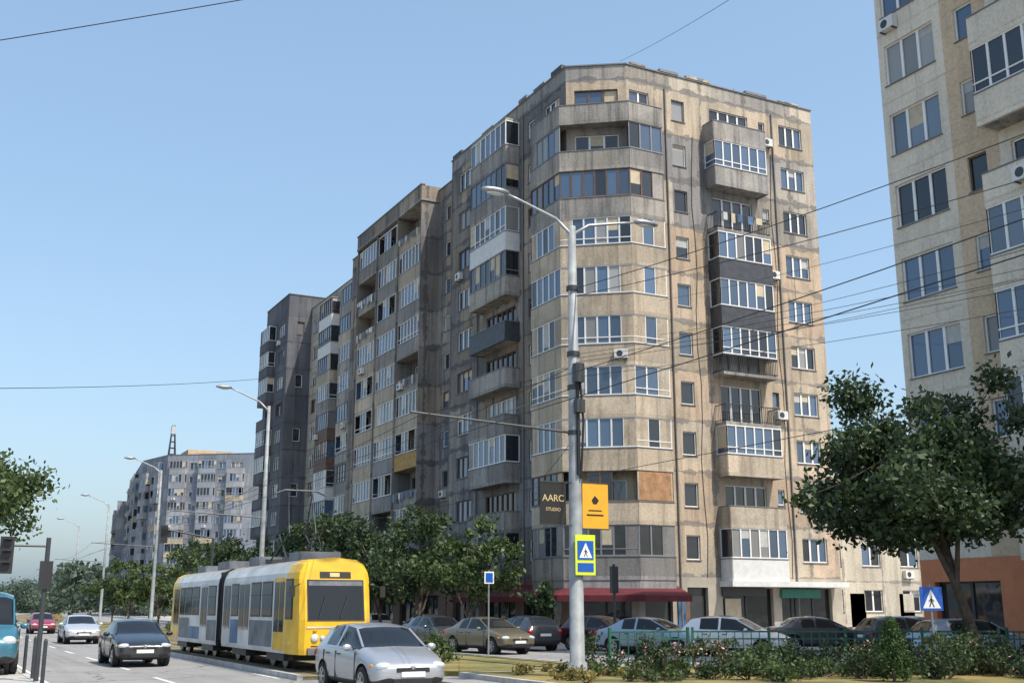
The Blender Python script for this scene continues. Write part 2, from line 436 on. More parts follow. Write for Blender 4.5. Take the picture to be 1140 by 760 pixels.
bay_styles={9:("par_grey",False,"frame_white",False),8:("par_grey","part","frame_grey",False),7:("par_grey",True,"frame_brown",False),
 6:("par_beige",True,"frame_white",False),5:("par_beige",True,"frame_white",False),4:("par_beige",True,"frame_white",False),
 3:("par_beige",True,"frame_white",False),2:("par_beige",True,"frame_white",False),1:("par_beige","half","frame_brown",False),0:("par_grey",True,"frame_grey",False)}
left_styles={9:("par_grey",True,"frame_white",True),8:("par_grey",True,"frame_grey",False),7:("par_white",True,"frame_white",False),
 6:("par_grey",True,"frame_grey",False),5:("par_dark",False,"frame_white",False),4:("par_grey",False,"frame_white",False),3:("par_grey",False,"frame_white",False),
 2:("par_grey",True,"frame_white",False),1:("par_grey",False,"frame_white",False),0:("par_grey",True,"frame_grey",False)}
for k in range(10):
    z=FZ+FH*k
    wm = "wall_grey" if k in (7,8) else "wall_beige"
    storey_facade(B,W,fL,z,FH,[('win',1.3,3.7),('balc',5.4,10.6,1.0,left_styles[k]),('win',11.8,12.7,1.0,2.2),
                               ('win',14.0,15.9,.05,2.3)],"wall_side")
    storey_facade(B,W,fC,z,FH,[('win',.5,3.1,.05,2.3)],wm)
    storey_facade(B,W,fR,z,FH,[('win',.2,1.6,.05,2.3),('win',3.25,4.2,.95,2.3),('balc',5.6,9.6,1.0,right_styles[k]),
                               ('win',9.95,10.45,1.3,2.2),('win',11.6,13.5)],wm)
    storey_facade(B,W,fE,z,FH,[('win',3,4.5),('win',8,9.5)],"wall_beige")
    facade(B,fE2,z,z+FH,[],"wall_beige")
    balcony(B,W,bay,z,FH,bay_styles[k],solid=.8 if k<7 else .2)
    if k in (4,): ac_unit(W,Fr(bay[2],bay[3]),3.0,.07,z+.15)
    if k==1:
        fb=Fr(bay[3],bay[4]); W.fbox(fb,.1,2.2,-.07,.005,z+1.08,z+FH-.22,"plywood")
for fr,ops,mt in ((fL,[(1,5),(6,10),(11,15.5)],"shop_brown"),(fC,[(.5,3.2)],"stone_clad"),(fR,[(.4,2.2),(3.2,4.6),(5.6,9.2),(9.8,13.6)],"stone_clad")):
    oo=[(a,b,.35,2.9) for a,b in ops]
    for a,b in ops: shopfront(B,W,fr,a,b,2.9,mt)
    facade(B,fr,0,FZ,oo,mt)
facade(B,fE,0,FZ,[],"stone_clad"); facade(B,fE2,0,FZ,[],"stone_clad")
f=Fr((36.6,52),(40.2,52)); W.fbox(f,.3,1.1,.002,.05,.1,2.2,"par_brown")
B.prism(bay,FZ-.75,FZ-.21,"par_grey")
roof(B,plan,ZR,ZR+.95,"wall_grey")
B.box(33,37,60,66,ZR,ZR+2.2,"wall_grey"); B.box(40,44,55,60,ZR,ZR+1.6,"wall_grey")
for fr in (fL,fC,fR):
    u=.3
    while u<fr.L-1.2:
        w=R.uniform(.8,2.2); 
        if R.random()<.55: B.fbox(fr,u,min(u+w,fr.L-.2),-.24,.10,ZR+1.04,ZR+1.04+R.uniform(.08,.26),R.choice(["coping","wall_grey","dark_metal"]))
        u+=w+R.uniform(.3,1.2)
for x,y in ((36,58),(45,55),(34.5,63)): W.tube([(x,y,ZR),(x,y,ZR+3.0)],[.03,.02],"dark_metal",6)
aw=[(29.9,66.5),(29.9,53.0),(33.6,50.2),(36.6,50.2)]; aw2=[(31.3,66.5),(31.3,54),(34.4,51.9),(36.6,51.9)]
for i in range(3):
    W.add([(*aw2[i],3.1),(*aw2[i+1],3.1),(*aw[i+1],2.45),(*aw[i],2.45),(*aw[i+1],2.12),(*aw[i],2.12)],[(0,1,2,3),(3,2,4,5)],"red_canvas")
W.fbox(fR,5.4,13.9,.02,1.2,2.95,3.25,"par_white"); W.fbox(fR,9.7,12.6,.05,.2,2.35,2.85,"shop_green")
W.fbox(fR,5.5,8.6,.03,.16,2.45,2.9,"frame_dark"); W.fbox(fR,5.7,6.8,.03,.08,1.0,2.3,"blind_beige"); W.fbox(fR,2.5,3.0,.03,.08,.8,2.2,"advert_blue")
for fr,u in ((fR,2.75),(fR,11.0),(fL,11.2),(fL,4.6)): W.tube([fr.P(u,.08,.2),fr.P(u,.08,ZR)],[.05,.05],"coping",8)
# loose cables hanging down the facade
for fr,u in ((fR,4.6),(fR,10.7),(fL,13.3)): 
    W.tube([fr.P(u+.12*math.sin(i*1.7),.03,FZ+i*2.2) for i in range(13)],[.018]*13,"wire_black",4)
B.obj("walls",apt); W.obj("windows",apt)

def block(name, path, closed, zfl, ftops, par, items_fn, mats, fz=FZ, fh=FH, gf="shop_brown", extra=None):
    e=empty(name); B=MB(); W=MB()
    for i in range(len(path)-1):
        fr=Fr(path[i],path[i+1])
        for k in range(zfl):
            storey_facade(B,W,fr,fz+fh*k,fh,items_fn(i,k,fr),mats[i])
        n=max(1,int(fr.L/4)); ops=[(fr.L*(j+.15)/n,fr.L*(j+.85)/n) for j in range(n)]
        for a,b in ops: shopfront(B,W,fr,a,b,2.7,gf)
        facade(B,fr,0,fz,[(a,b,.35,2.7) for a,b in ops],gf)
    m0=mats[0](0) if callable(mats[0]) else mats[0]
    for i in range(len(closed)-1):
        fr=Fr(closed[i],closed[i+1]); facade(B,fr,0,fz+fh*zfl,[],m0)
    poly=path+closed[1:-1]
    roof(B,poly,fz+fh*zfl,fz+fh*zfl+par,m0)
    if extra: extra(B,W)
    B.obj("walls",e); W.obj("windows",e); return e
def itemsB(i,k,fr):
    if i: return []
    st=[]
    for a in (5.7,10.5,15.3):
        r=R.random(); par=R.choice(["par_beige","par_beige","par_grey","par_beige","par_grey"] if a<15 else ["par_beige","par_grey","par_beige"])
        if r<.5: s=(par,True,"frame_white",False)
        elif r<.7: s=(par,"half","frame_white",False)
        else: s=(par,False,"frame_white",False)
        if k==3 and a==15.3: s=("par_rust","half","frame_white",False)
        st.append(('balc',a,a+4.75,1.3,s))
    return [('win',1.5,2.9),('win',3.6,4.6)]+st+[('win',21.6,22.6,1.0,2.2),('win',24,25.2)]
def extraB(B,W):
    # projecting bay: side cheeks, dividing fins and raised parapet
    for y in (91.42,86.58,81.78,76.85):
        B.box(31.55,32.99,y-.07,y+.07,FZ-.2,ZR+.05,"wall_side")
    B.box(31.5,32.98,76.7,91.6,ZR+.06,ZR+.25,"par_grey"); B.box(31.52,31.75,76.75,91.55,ZR+.251,ZR+1.35,"wall_side")
    B.box(31.76,33.3,91.3,91.53,ZR+.251,ZR+1.34,"wall_side"); B.box(31.76,33.3,76.77,77.0,ZR+.251,ZR+1.34,"wall_side")
    B.box(31.46,31.8,76.7,91.6,ZR+1.352,ZR+1.44,"coping")
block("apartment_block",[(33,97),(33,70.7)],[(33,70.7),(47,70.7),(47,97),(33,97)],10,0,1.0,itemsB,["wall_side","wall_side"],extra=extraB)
def itemsC(i,k,fr):
    if i: return []
    return [('win',.8,2.4),('win',3.0,4.6),('balc',6,10,1.0,rstyle(pars=("par_grey","par_brown","par_grey","par_white","par_beige"))),
            ('win',10.8,11.8),('balc',12.6,16.4,1.0,rstyle(pars=("par_grey","par_beige"))),('win',17.0,18.3)]
block("apartment_block",[(35,116),(35,97.02)],[(35,97.02),(47,97.02),(47,116),(35,116)],10,0,1.0,itemsC,["wall_cream","wall_cream"])
def itemsD(i,k,fr):
    if i==0: return [('balc',.6,4.2,.8,("wall_darkgrey",R.choice([True,False]),"frame_white",False)),('win',5.4,7.8)]
    return [('win',1.0,1.8)] if k%2 else []
block("apartment_block",[(32.4,125),(32.4,116.02),(36.5,116.02)],[(36.5,116.02),(46,116.02),(46,125),(32.4,125)],10,0,2.4,itemsD,["wall_darkgrey","wall_darkgrey"])
def itemsF(i,k,fr):
    out=[]; u=1.0; q=0
    while u+5<fr.L:
        if q%2==0: out.append(('balc',u,u+3.6,1.0,rstyle(pars=("wall_far","par_far","par_far","wall_far","par_far","par_beige"),fm="frame_far"))); u+=4.2
        else: out.append(('win',u,u+1.6)); u+=2.3
        q+=1
    return out
FWs=FW[:]; FW[:]=["frame_far"]
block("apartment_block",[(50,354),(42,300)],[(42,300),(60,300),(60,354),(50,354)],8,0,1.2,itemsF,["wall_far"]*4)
def extraF(B,W):
    B.box(50,60,256,264,32.7,36.3,"wall_ochre")
    for dx,dy in ((-.8,-.8),(.8,-.8),(.8,.8),(-.8,.8)):
        W.tube([(46.5+dx,256+dy,33),(46.5+dx*.3,256+dy*.3,41.5)],[.14,.1],"dark_metal",5)
    for i in range(6):
        z=33.5+i*1.4; s=.8-.09*i; W.box(46.5-s,46.5+s,256-s,256+s,z,z+.15,"dark_metal")
    W.box(46,47,255.5,256.5,39.5,41.2,"frame_far")
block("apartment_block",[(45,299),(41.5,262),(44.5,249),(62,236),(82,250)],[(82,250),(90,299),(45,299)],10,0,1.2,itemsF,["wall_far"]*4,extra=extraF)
FW[:]=FWs

# ================================================================= RIGHT BLOCK
ACP[0]=.05; GWs=GW[:]; GW[:]=[.12,.45,.85]
def itemsR(i,k,fr):
    if i: return []
    out=[]
    for b in (0,14):
        out+= [('win',.3+b,2.8+b,.72,2.45,"frame_white"),('win',3.8+b,4.65+b,1.0,2.35,"frame_white" if (k*3+b)%4 else "frame_brown"),
               ('balc',5.2+b,8.8+b,1.0,("wall_right",R.random()<.75,"frame_white",False)),('win',9.6+b,10.5+b,1.0,2.35),('win',11.2+b,13.6+b,.72,2.45)]
    return out
rmat=lambda u: "wall_right_ochre" if 3.2<(u%14)<5.2 else "wall_right"
# extra facade cuts so the ochre strip follows its own panel
def itemsR2(i,k,fr):
    return itemsR(i,k,fr)
_fac=facade
def facade(B, fr, z0, z1, ops, mat):
    if callable(mat):
        ops=list(ops)+[(u,u+.0001,z0,z1) for b in (0,14) for u in (3.2+b,5.2+b) if u<fr.L]
    return _fac(B,fr,z0,z1,ops,mat)
block("apartment_block",[(32.5,30.5),(32.5,2)],[(32.5,2),(46,2),(46,30.5),(32.5,30.5)],10,0,1.2,itemsR2,[rmat,"wall_right"],fz=3.5,fh=3.0,gf="shop_orange")
GW[:]=GWs
def itemsG(i,k,fr):
    return [('win',u,u+1.6) for u in [1.5+3.4*j for j in range(int(fr.L/3.4)-1)]]
block("low_apartment_building",[(49.6,57),(49.6,56),(84,56)],[(84,56),(84,68),(49.6,68),(49.6,57)],3,0,.8,itemsG,["wall_ochre","wall_cream"],fz=.6,fh=2.9,gf="wall_cream")

# ================================================================= GROUND
def off(y): return 0 if y<50 else .0002*(y-50)**2
def ribbon(name, xa,xb,ya,yb,z0,z1,mat,step=8, M=None):
    M2=M or MB(); ys=list(np.arange(ya,yb,step))+[yb]
    for a,b in zip(ys[:-1],ys[1:]):
        a=float(a);b=float(b)
        p=[(xa+off(a),a),(xb+off(a),a),(xb+off(b),b),(xa+off(b),b)]
        if z1-z0<.01: M2.add([(x,y,z1) for x,y in p],[(0,1,2,3)],mat)
        else:
            vs=[(x,y,z0) for x,y in p]+[(x,y,z1) for x,y in p]
            fs=[(4,5,6,7),(0,3,7,4),(1,2,6,5)]
            if a==ys[0]: fs.append((0,1,5,4))
            if b==ys[-1]: fs.append((3,2,6,7))
            M2.add(vs,fs,mat)
    if not M: M2.obj(name)
g=MB(); g.add([(-1500,-400,0),(1500,-400,0),(1500,2500,0),(-1500,2500,0)],[(0,1,2,3)],"dirt"); g.obj("ground")
ribbon("road",2.7,27.5,-40,420,.004,.004,"asphalt")
c=MB(); c.add([(-60,-30,.008),(150,-30,.008),(150,17,.008),(-60,17,.008)],[(0,1,2,3)],"asphalt"); c.add([(18.6,28,.008),(150,28,.008),(150,50.3,.008),(18.6,50.3,.008)],[(0,1,2,3)],"asphalt"); c.obj("cross_street_road")
M=MB(); ribbon("",-8,2.55,18,420,0,.13,"paving",M=M); M.obj("left_pavement")
M=MB(); ribbon("",2.55,2.7,18,420,0,.14,"kerb_stone",M=M); ribbon("",27.35,27.5,50.4,420,0,.14,"kerb_stone",M=M)
ribbon("",8.75,8.9,29,420,0,.14,"kerb_stone",M=M); ribbon("",18.35,18.5,29,420,0,.14,"kerb_stone",M=M); M.obj("kerb")
M=MB(); ribbon("",27.5,120,50.4,420,0,.13,"paving",M=M); M.add([(28.6,-10,.13),(60,-10,.13),(60,30.6,.13),(28.6,30.6,.13),(28.6,-10,0),(28.6,30.6,0),(60,30.6,0)],[(0,1,2,3),(0,3,5,4),(3,2,6,5)],"paving"); M.obj("right_pavement")
M=MB(); ribbon("",8.9,12.2,29,420,0,.10,"trackbed",M=M); ribbon("",12.2,18.35,29,420,0,.12,"grass",M=M); M.obj("tram_reservation")
M=MB()
bed=[(13.0,18.5),(27.6,17.5),(28.4,24.2),(20.2,28.4),(13.0,28.4)]
M.prism(bed,0,.13,"kerb_stone"); ins=[(13.2,18.7),(27.4,17.7),(28.2,24.0),(20.1,28.2),(13.2,28.2)]
M.add([(x,y,.134) for x,y in ins],[(0,1,2,3,4)],"grass"); M.obj("planting_bed")
M=MB()
TX=10.25
for xx in (TX-.75,TX+.75): ribbon("",xx-.035,xx+.035,-40,420,0,.135,"rail",M=M)
for xx in (16.35,17.85): ribbon("",xx-.035,xx+.035,29,420,0,.14,"rail",M=M)
M.obj("tram_rails")
M=MB()
for j in range(40):
    y=22+j*7.0
    for (a,b) in ((5.7,5.82),(22.9,23.02)):
        if a>20 and y<52: continue
        ribbon("",a,b,y,y+3,.009,.009,"road_paint",M=M)
ribbon("",2.95,3.05,30,400,.009,.009,"road_paint",M=M); ribbon("",8.5,8.6,30,400,.009,.009,"road_paint",M=M)
for j in range(6): M.add([(3.0+.95*j,19.0,.012),(3.5+.95*j,19.0,.012),(3.5+.95*j,22.5,.012),(3.0+.95*j,22.5,.012)],[(0,1,2,3)],"road_paint")
M.obj("road_markings")

# ================================================================= FOLIAGE
def leaves(name, cen, rad_, nper, size, mat, parent, seed=0, zsq=.75, flat=0):
    rg=np.random.default_rng(seed); cs=[]
    for (c,r) in zip(cen,rad_):
        n=int(nper*(r**2))+20
        d=rg.normal(size=(n,3)); d/=np.linalg.norm(d,axis=1)[:,None]
        rr=rg.uniform(.15,1,size=(n,1))**.6
        p=np.array(c)+d*rr*r*np.array([1,1,zsq])*(1+.3*rg.normal(size=(n,1)))
        cs.append(p)
    C=np.concatenate(cs); n=len(C)
    a=rg.normal(size=(n,3)); a/=np.linalg.norm(a,axis=1)[:,None]
    t=rg.normal(size=(n,3)); t[:,2]*=.6; b=np.cross(a,t); b/=np.linalg.norm(b,axis=1)[:,None]
    s=size*rg.uniform(.5,1.3,size=(n,1))
    V=np.stack([C-a*s, C-b*s*.55, C+a*s, C+b*s*.55],axis=1).reshape(-1,3)
    if flat: V[:,2]=np.maximum(V[:,2],flat)
    me=bpy.data.meshes.new(name); me.vertices.add(4*n); me.vertices.foreach_set("co",V.ravel())
    me.loops.add(4*n); me.loops.foreach_set("vertex_index",np.arange(4*n,dtype=np.int32))
    me.polygons.add(n); me.polygons.foreach_set("loop_start",np.arange(0,4*n,4,dtype=np.int32))
    me.polygons.foreach_set("loop_total",np.full(n,4,dtype=np.int32))
    me.materials.append(MATS[mat]); me.update(calc_edges=True); me.validate()
    o=bpy.data.objects.new(name,me); COL.objects.link(o); o.parent=parent; return o
def tree(name,x,y,h,cr,z0,tr=.16,nclump=34,leaf=.13,nper=260,mat="leaf_dark",lean=(0,0),seed=1,sx=1,sy=1,base=.1,rc=(.16,.34)):
    rg=random.Random(seed); e=empty(name,(x,y,base))
    M=MB(); top=(lean[0]*.6,lean[1]*.6,z0+(h-z0)*.35)
    trunk=[(0,0,-.1),(.02,.01,.5),(lean[0]*.12,lean[1]*.12,z0*.55),(lean[0]*.3,lean[1]*.3,z0*.9),top]
    M.tube(trunk,[tr*1.35,tr,tr*.85,tr*.75,tr*.45],"bark",10)
    cen=[];rs=[]; cz=(z0+h)/2; hz=(h-z0)/2
    for i in range(nclump):
        while True:
            p=[rg.uniform(-1,1) for _ in range(3)]; l=math.sqrt(sum(q*q for q in p))
            if .3<l<1: break
        if p[2]<-.2 and l>.85 : p[2]*=.6
        ang=math.atan2(p[1],p[0])
        wob=rg.uniform(.8,1.1)*(1+.16*math.sin(ang*3+seed)+.10*math.sin(ang*5+seed*2)+.12*math.sin(p[2]*5+seed))
        c=(lean[0]+p[0]*cr*sx*wob, lean[1]+p[1]*cr*sy*wob, cz+p[2]*hz*.9*wob)
        cen.append(c); rs.append(rg.uniform(*rc)*cr)
    # main limbs, then twigs off them
    limbs=[]
    for q in range(6):
        a=q*1.05+rg.uniform(-.3,.3); rr=rg.uniform(.35,.6)*cr; zz=cz+rg.uniform(-.2,.5)*hz
        s0=trunk[3] if q%2 else tuple(trunk[3][k]*.5+top[k]*.5 for k in range(3))
        e1=(lean[0]+rr*math.cos(a),lean[1]+rr*math.sin(a),zz); m1=tuple(s0[k]*.55+e1[k]*.45+(0.15 if k==2 else rg.uniform(-.12,.12)) for k in range(3))
        M.tube([s0,m1,e1],[tr*.5,tr*.36,tr*.2],"bark",7); limbs.append(e1); limbs.append(m1)
    limbs.append(top)
    for c in cen[:int(nclump*.75)]:
        s=min(limbs,key=lambda q:sum((q[k]-c[k])**2 for k in range(3)))
        mid=tuple((s[k]*.5+c[k]*.5)+rg.uniform(-.12,.12) for k in range(3))
        M.tube([s,mid,c],[tr*.16,tr*.11,tr*.05],"bark",5)
    M.obj("trunk",e,smooth=True)
    leaves("foliage",cen,rs,nper,leaf,mat,e,seed)
    return e
tree("street_tree",26.0,22.6,8.3,3.2,2.5,.17,78,.105,700,"leaf_dark",(-1.1,.8),3,1.12,1.0,rc=(.12,.30))
tree("street_tree",30.4,19.5,7.6,2.6,2.4,.17,46,.12,480,"leaf_dark",(0,0),31)
tree("street_tree",.3,41.0,6.9,3.1,3.6,.15,34,.11,360,"leaf_mid",(0.4,0),5,rc=(.12,.3))
for i,(x,y,h,cr,z0) in enumerate(((26.0,55.5,6.6,2.5,1.2),(24.9,60,7.9,3.0,1.0),(25.0,66,7.2,2.8,1.2),(24.6,72,8.8,3.3,1.2),(25,79,7.6,3.0,1.2),(25.5,86,8,3.0,1.5),(26,94,8.2,3.2,1.5),
     (24.5,102,8.5,3.4,1.6),(24,112,8.5,3.4,1.6),(26.5,124,9,4,1.6),(28.6,51.9,3.2,.9,1.0))):
    tree("street_tree",x,y,h,cr,z0,.13,36,.15,250,"leaf_dark" if i%4 else "leaf_mid",(R.uniform(-.4,.4),R.uniform(-.3,.3)),20+i,rc=(.14,.34))
for i,(x,y,h,cr) in enumerate(((16.2,70,5.2,1.9),(16.2,90,5.8,2.3),(16.8,108,6.2,2.5),(18,126,6.8,2.8))):
    tree("median_tree",x,y,h,cr,1.0,.1,22,.17,220,"leaf_mid",(0,0),60+i)
e=empty("distant_trees"); cen=[];rs=[]
rg=random.Random(4)
for i in range(260):
    y=rg.uniform(140,400); side=rg.random()
    if side<.35: x=off(y)+rg.uniform(-14,-1.5)
    elif side<.65: x=off(y)+rg.uniform(13.5,17.5)
    else: x=off(y)+rg.uniform(28,34)
    cen.append((x,y,rg.uniform(1.5,6.5))); rs.append(rg.uniform(1.4,2.6))
for i in range(160):
    cen.append((rg.uniform(-40,110),rg.uniform(420,480),rg.uniform(2,9))); rs.append(rg.uniform(3,5))
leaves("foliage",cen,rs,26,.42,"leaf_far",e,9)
def shrub(name,x,y,r,h,mat,seed,n=7,leaf=.055,nper=1500,fl=0):
    e=empty(name,(x,y,.13)); rg=random.Random(seed); cen=[];rs=[]; M=MB()
    for i in range(n):
        a=rg.uniform(0,6.28); q=rg.uniform(0,r*.9); z=rg.uniform(.15,.9)*h*(1-.3*q/r)
        c=(q*math.cos(a),q*math.sin(a),z); cen.append(c); rs.append(rg.uniform(.2,.42)*r)
        M.tube([(c[0]*.2,c[1]*.2,0),(c[0]*.7,c[1]*.7,z*.5),c],[.018,.012,.006],"bark",5)
    M.obj("stems",e); leaves("foliage",cen,rs,nper,leaf,mat,e,seed,.9,.02)
    if fl: leaves("flowers",cen,[q*1.15 for q in rs],nper*.02,.04,"petal",e,seed+1,.9,.02)
rg=random.Random(8)
for i in range(52):
    t=rg.random(); X=15.2+t*10.8; Y=24.6-t*3.4+rg.uniform(-2.4,1.4)
    if abs(X-20.3)<.9 and Y<21.2: Y+=2.2
    shrub("garden_shrub",X,Y,rg.uniform(.45,1.05),rg.uniform(.35,1.2),rg.choice(["leaf_dark","leaf_mid","leaf_dark"]),100+i,9,.05,1100,fl=(i%9==0))
for i in range(18):
    shrub("ornamental_grass",13.3+rg.uniform(0,3.2),23.5+rg.uniform(-1,4.3),.35,.28,"leaf_dry",200+i,5,.045)
for i in range(10):
    shrub("hedge_bush",14.0+rg.uniform(0,1.8)+off(34+i*6),34+i*6,.9,.9,"leaf_mid",240+i,8,.07,700)
e=empty("conifer_shrub",(20.3,20.1,.13)); M=MB(); M.tube([(0,0,0),(0,0,1.1)],[.04,.01],"bark",6); M.obj("trunk",e)
cen=[];rs=[]
for i in range(70):
    z=rg.uniform(.10,1.35); rr=.55*(1-z/1.45)+.02; a=rg.uniform(0,6.28); cen.append((rr*math.cos(a)*rg.uniform(.5,1),rr*math.sin(a)*rg.uniform(.5,1),z)); rs.append(.12)
leaves("foliage",cen,rs,9000,.03,"leaf_conifer",e,77,1.2)

# ================================================================= VEHICLES
HATCH=dict(L=4.1,st=[(0,.32,.56,.60,.60,.45),(.08,.24,.66,.71,.76,.6),(.42,.2,.78,.85,.83,.68),(.95,.18,.90,.97,.855,.70),(1.05,.18,.92,.99,.86,.70),
 (1.75,.18,.95,1.38,.865,.60),(1.84,.18,.95,1.41,.865,.60),(2.38,.18,.96,1.47,.865,.60),(2.47,.18,.96,1.47,.865,.60),(3.2,.18,.98,1.45,.86,.58),(3.30,.18,.98,1.43,.86,.58),
 (3.62,.19,.98,1.38,.85,.56),(3.95,.22,.98,1.04,.83,.62),(4.06,.30,.80,.84,.78,.6),(4.1,.36,.6,.64,.68,.5)],
 ws=4,side=[4,5,6,8],rear=11,wy=(.78,3.32),r=.31)
SEDAN=dict(L=4.5,st=[(0,.32,.56,.60,.62,.5),(.08,.24,.66,.71,.8,.66),(.5,.2,.78,.85,.86,.7),(1.1,.18,.9,.97,.88,.72),(1.2,.18,.92,.99,.88,.72),
 (1.95,.18,.94,1.36,.88,.6),(2.03,.18,.94,1.39,.88,.6),(2.55,.18,.95,1.44,.88,.6),(2.64,.18,.95,1.44,.88,.6),(3.2,.18,.96,1.40,.88,.58),(3.30,.18,.96,1.37,.88,.58),
 (3.9,.19,.96,1.05,.87,.66),(4.35,.22,.93,.99,.84,.66),(4.46,.3,.8,.84,.8,.6),(4.5,.36,.6,.64,.7,.5)],
 ws=4,side=[4,5,6,8],rear=10,wy=(.82,3.6),r=.32)
VAN=dict(L=4.9,st=[(0,.36,.66,.72,.7,.55),(.08,.28,.85,.92,.84,.7),(.4,.24,1.02,1.1,.9,.74),(.75,.22,1.12,1.2,.93,.78),(.85,.22,1.14,1.24,.93,.78),
 (1.5,.22,1.2,1.95,.95,.76),(1.62,.22,1.2,2.02,.95,.76),(2.3,.22,1.2,2.1,.95,.78),(2.42,.22,1.2,2.1,.95,.78),(3.5,.22,1.2,2.1,.95,.78),(3.64,.22,1.2,2.1,.95,.78),
 (4.6,.24,1.2,2.08,.94,.77),(4.8,.28,1.2,1.95,.92,.76),(4.86,.32,1.0,1.1,.88,.7),(4.9,.38,.7,.78,.8,.6)],
 ws=4,side=[4,5,6,8],rear=12,wy=(.85,3.95),r=.34)
def car(name,x,y,rz,kind,pm,flip=False):
    S=kind; L=S['L']; e=empty(name,(x,y,.009),rz)
    me=bpy.data.meshes.new("body"); bm=bmesh.new(); rings=[]; halves=[]
    for (s,zb,zs,zt,wb,wt) in S['st']:
        yy=s-L/2; z6=zs+.03+(zt-zs-.03)*.90
        half=[(0,zb),(wb*.86,zb),(wb*.97,zb+.13),(wb,zb+.5*(zs-zb)),(wb*.985,zs-.06),(wb*.93,zs+.02),(wt,z6),(wt*.72,zt-.004),(0,zt+.012)]
        halves.append((yy,half))
        ring=[bm.verts.new((a,yy,b)) for a,b in half]+[bm.verts.new((-a,yy,b)) for a,b in half[-2:0:-1]]
        rings.append(ring)
    n=16
    for i in range(len(rings)-1):
        for j in range(n):
            f=bm.faces.new((rings[i][j],rings[i][(j+1)%n],rings[i+1][(j+1)%n],rings[i+1][j]))
            f.smooth=True; jj=j if j<8 else 15-j
            mi=0
            if jj==5 and i in S['side']: mi=1
            if jj in (6,7) and i in (S['ws'],S['rear']): mi=1
            if jj==0 or (jj==1): mi=2
            f.material_index=mi
    f=bm.faces.new(list(reversed(rings[0]))); f.material_index=0
    f=bm.faces.new(rings[-1]); f.material_index=0
    bm.normal_update(); bmesh.ops.recalc_face_normals(bm,faces=bm.faces[:])
    cl=bm.edges.layers.float.new('crease_edge'); vl=bm.verts.layers.float.new('crease_vert')
    for ed in bm.edges:
        ms={f.material_index for f in ed.link_faces}
        if len(ms)>1 and 1 in ms:
            ed[cl]=1.0
            for v in ed.verts: v[vl]=1.0
    a6,b6=rings[4][6],rings[5][6]
    bm.to_mesh(me); bm.free()
    for k in (pm,"glass_car","black_plastic"): me.materials.append(MATS[k])
    o=bpy.data.objects.new("body",me); COL.objects.link(o)
    m=o.modifiers.new("s",'SUBSURF'); m.levels=2; m.render_levels=2
    cb=MB(); r=S['r']; wb=S['st'][6][4]
    for wy in S['wy']:
        for sx in (-1,1): cb.tube([(sx*(wb-.3),wy-L/2,r),(sx*(wb+.3),wy-L/2,r)],[r+.06]*2,"black_plastic",28)
    co=cb.obj("cut"); bmx=bmesh.new(); bmx.from_mesh(co.data); bmesh.ops.recalc_face_normals(bmx,faces=bmx.faces[:]); bmx.to_mesh(co.data); bmx.free()
    bo=o.modifiers.new("b",'BOOLEAN'); bo.object=co; bo.operation='DIFFERENCE'; bo.solver='EXACT'
    dg=bpy.context.evaluated_depsgraph_get(); dg.update()
    nm=bpy.data.meshes.new_from_object(o.evaluated_get(dg)); o.modifiers.clear(); o.data=nm
    bpy.data.objects.remove(co); o.parent=e
    for wi,wy in enumerate(S['wy']):
        for sx in (-1,1):
            M=MB(); X0=sx*(wb-.2); X1=sx*(wb-.015); yc=wy-L/2
            M.tube([(sx*(wb-.3),yc,r),(sx*(wb-.22),yc,r)],[r+.05]*2,"black_plastic",24)
            M.tube([(X0,yc,r),(X0+sx*.02,yc,r),(X1-sx*.02,yc,r),(X1,yc,r)],[r*.93,r,r,r*.9],"rubber",28)
            M.tube([(X1-sx*.02,yc,r),(X1+sx*.004,yc,r)],[r*.64]*2,"alloy",24)
            M.tube([(X1-sx*.02,yc,r),(X1+sx*.007,yc,r)],[r*.54]*2,"black_plastic",24)
            for q in range(6):
                a=q*math.pi/3; ca,sa=math.cos(a),math.sin(a); w=.028
                pts=[]
                for dx in (.0,.016):
                    for (rr,ww) in ((.03,-w),(.03,w),(r*.6,w*.8),(r*.6,-w*.8)):
                        pts.append((X1+sx*dx, yc+ca*rr-sa*ww, r+sa*rr+ca*ww))
                M.hexa(pts,"alloy")
            M.tube([(X1,yc,r),(X1+sx*.02,yc,r)],[.06,.05],"alloy",12)
            M.obj("wheel_%d"%(wi*2+(sx>0)),e)
    st=S['st']; M=MB(); van = S is VAN
    zh=.64 if not van else .84; hw=st[1][4]
    fy=-L/2
    for sx in (-1,1):
        # A pillar
        y4,h4=halves[4]; y5,h5=halves[5]
        M.tube([(sx*h4[6][0],y4+.02,h4[6][1]-.01),(sx*h5[6][0],y5,h5[6][1]-.002)],[.028,.028],pm,8)
        M.ell((sx*hw*.76,fy+.17,zh),(.19,.15,.085 if not van else .13),"head_glass")
        M.ell((sx*(hw+.02),fy+.36,zh+.0),(.03,.09,.04),"indicator")
        zt=.82 if not van else 1.25
        M.ell((sx*(st[-3][4]-.12),L/2-.11,zt-.02),(.13,.12,.12 if not van else .28),"tail_red")
        mz=st[4][2]+.06; my=st[4][0]-L/2+.3
        M.ell((sx*(st[6][4]+.10),my,mz),(.11,.07,.075),pm)
        M.box(sx*(st[6][4]-.06)-.03,sx*(st[6][4]-.06)+.03,my-.02,my+.03,mz-.05,mz,"black_plastic")
        for hy in (st[7][0]-.18,st[9][0]-.25):
            M.box(min(sx*(wb-.012),sx*(wb+.012)),max(sx*(wb-.012),sx*(wb+.012)),hy-L/2-.09,hy-L/2+.09,st[7][2]-.15,st[7][2]-.12,"black_plastic")
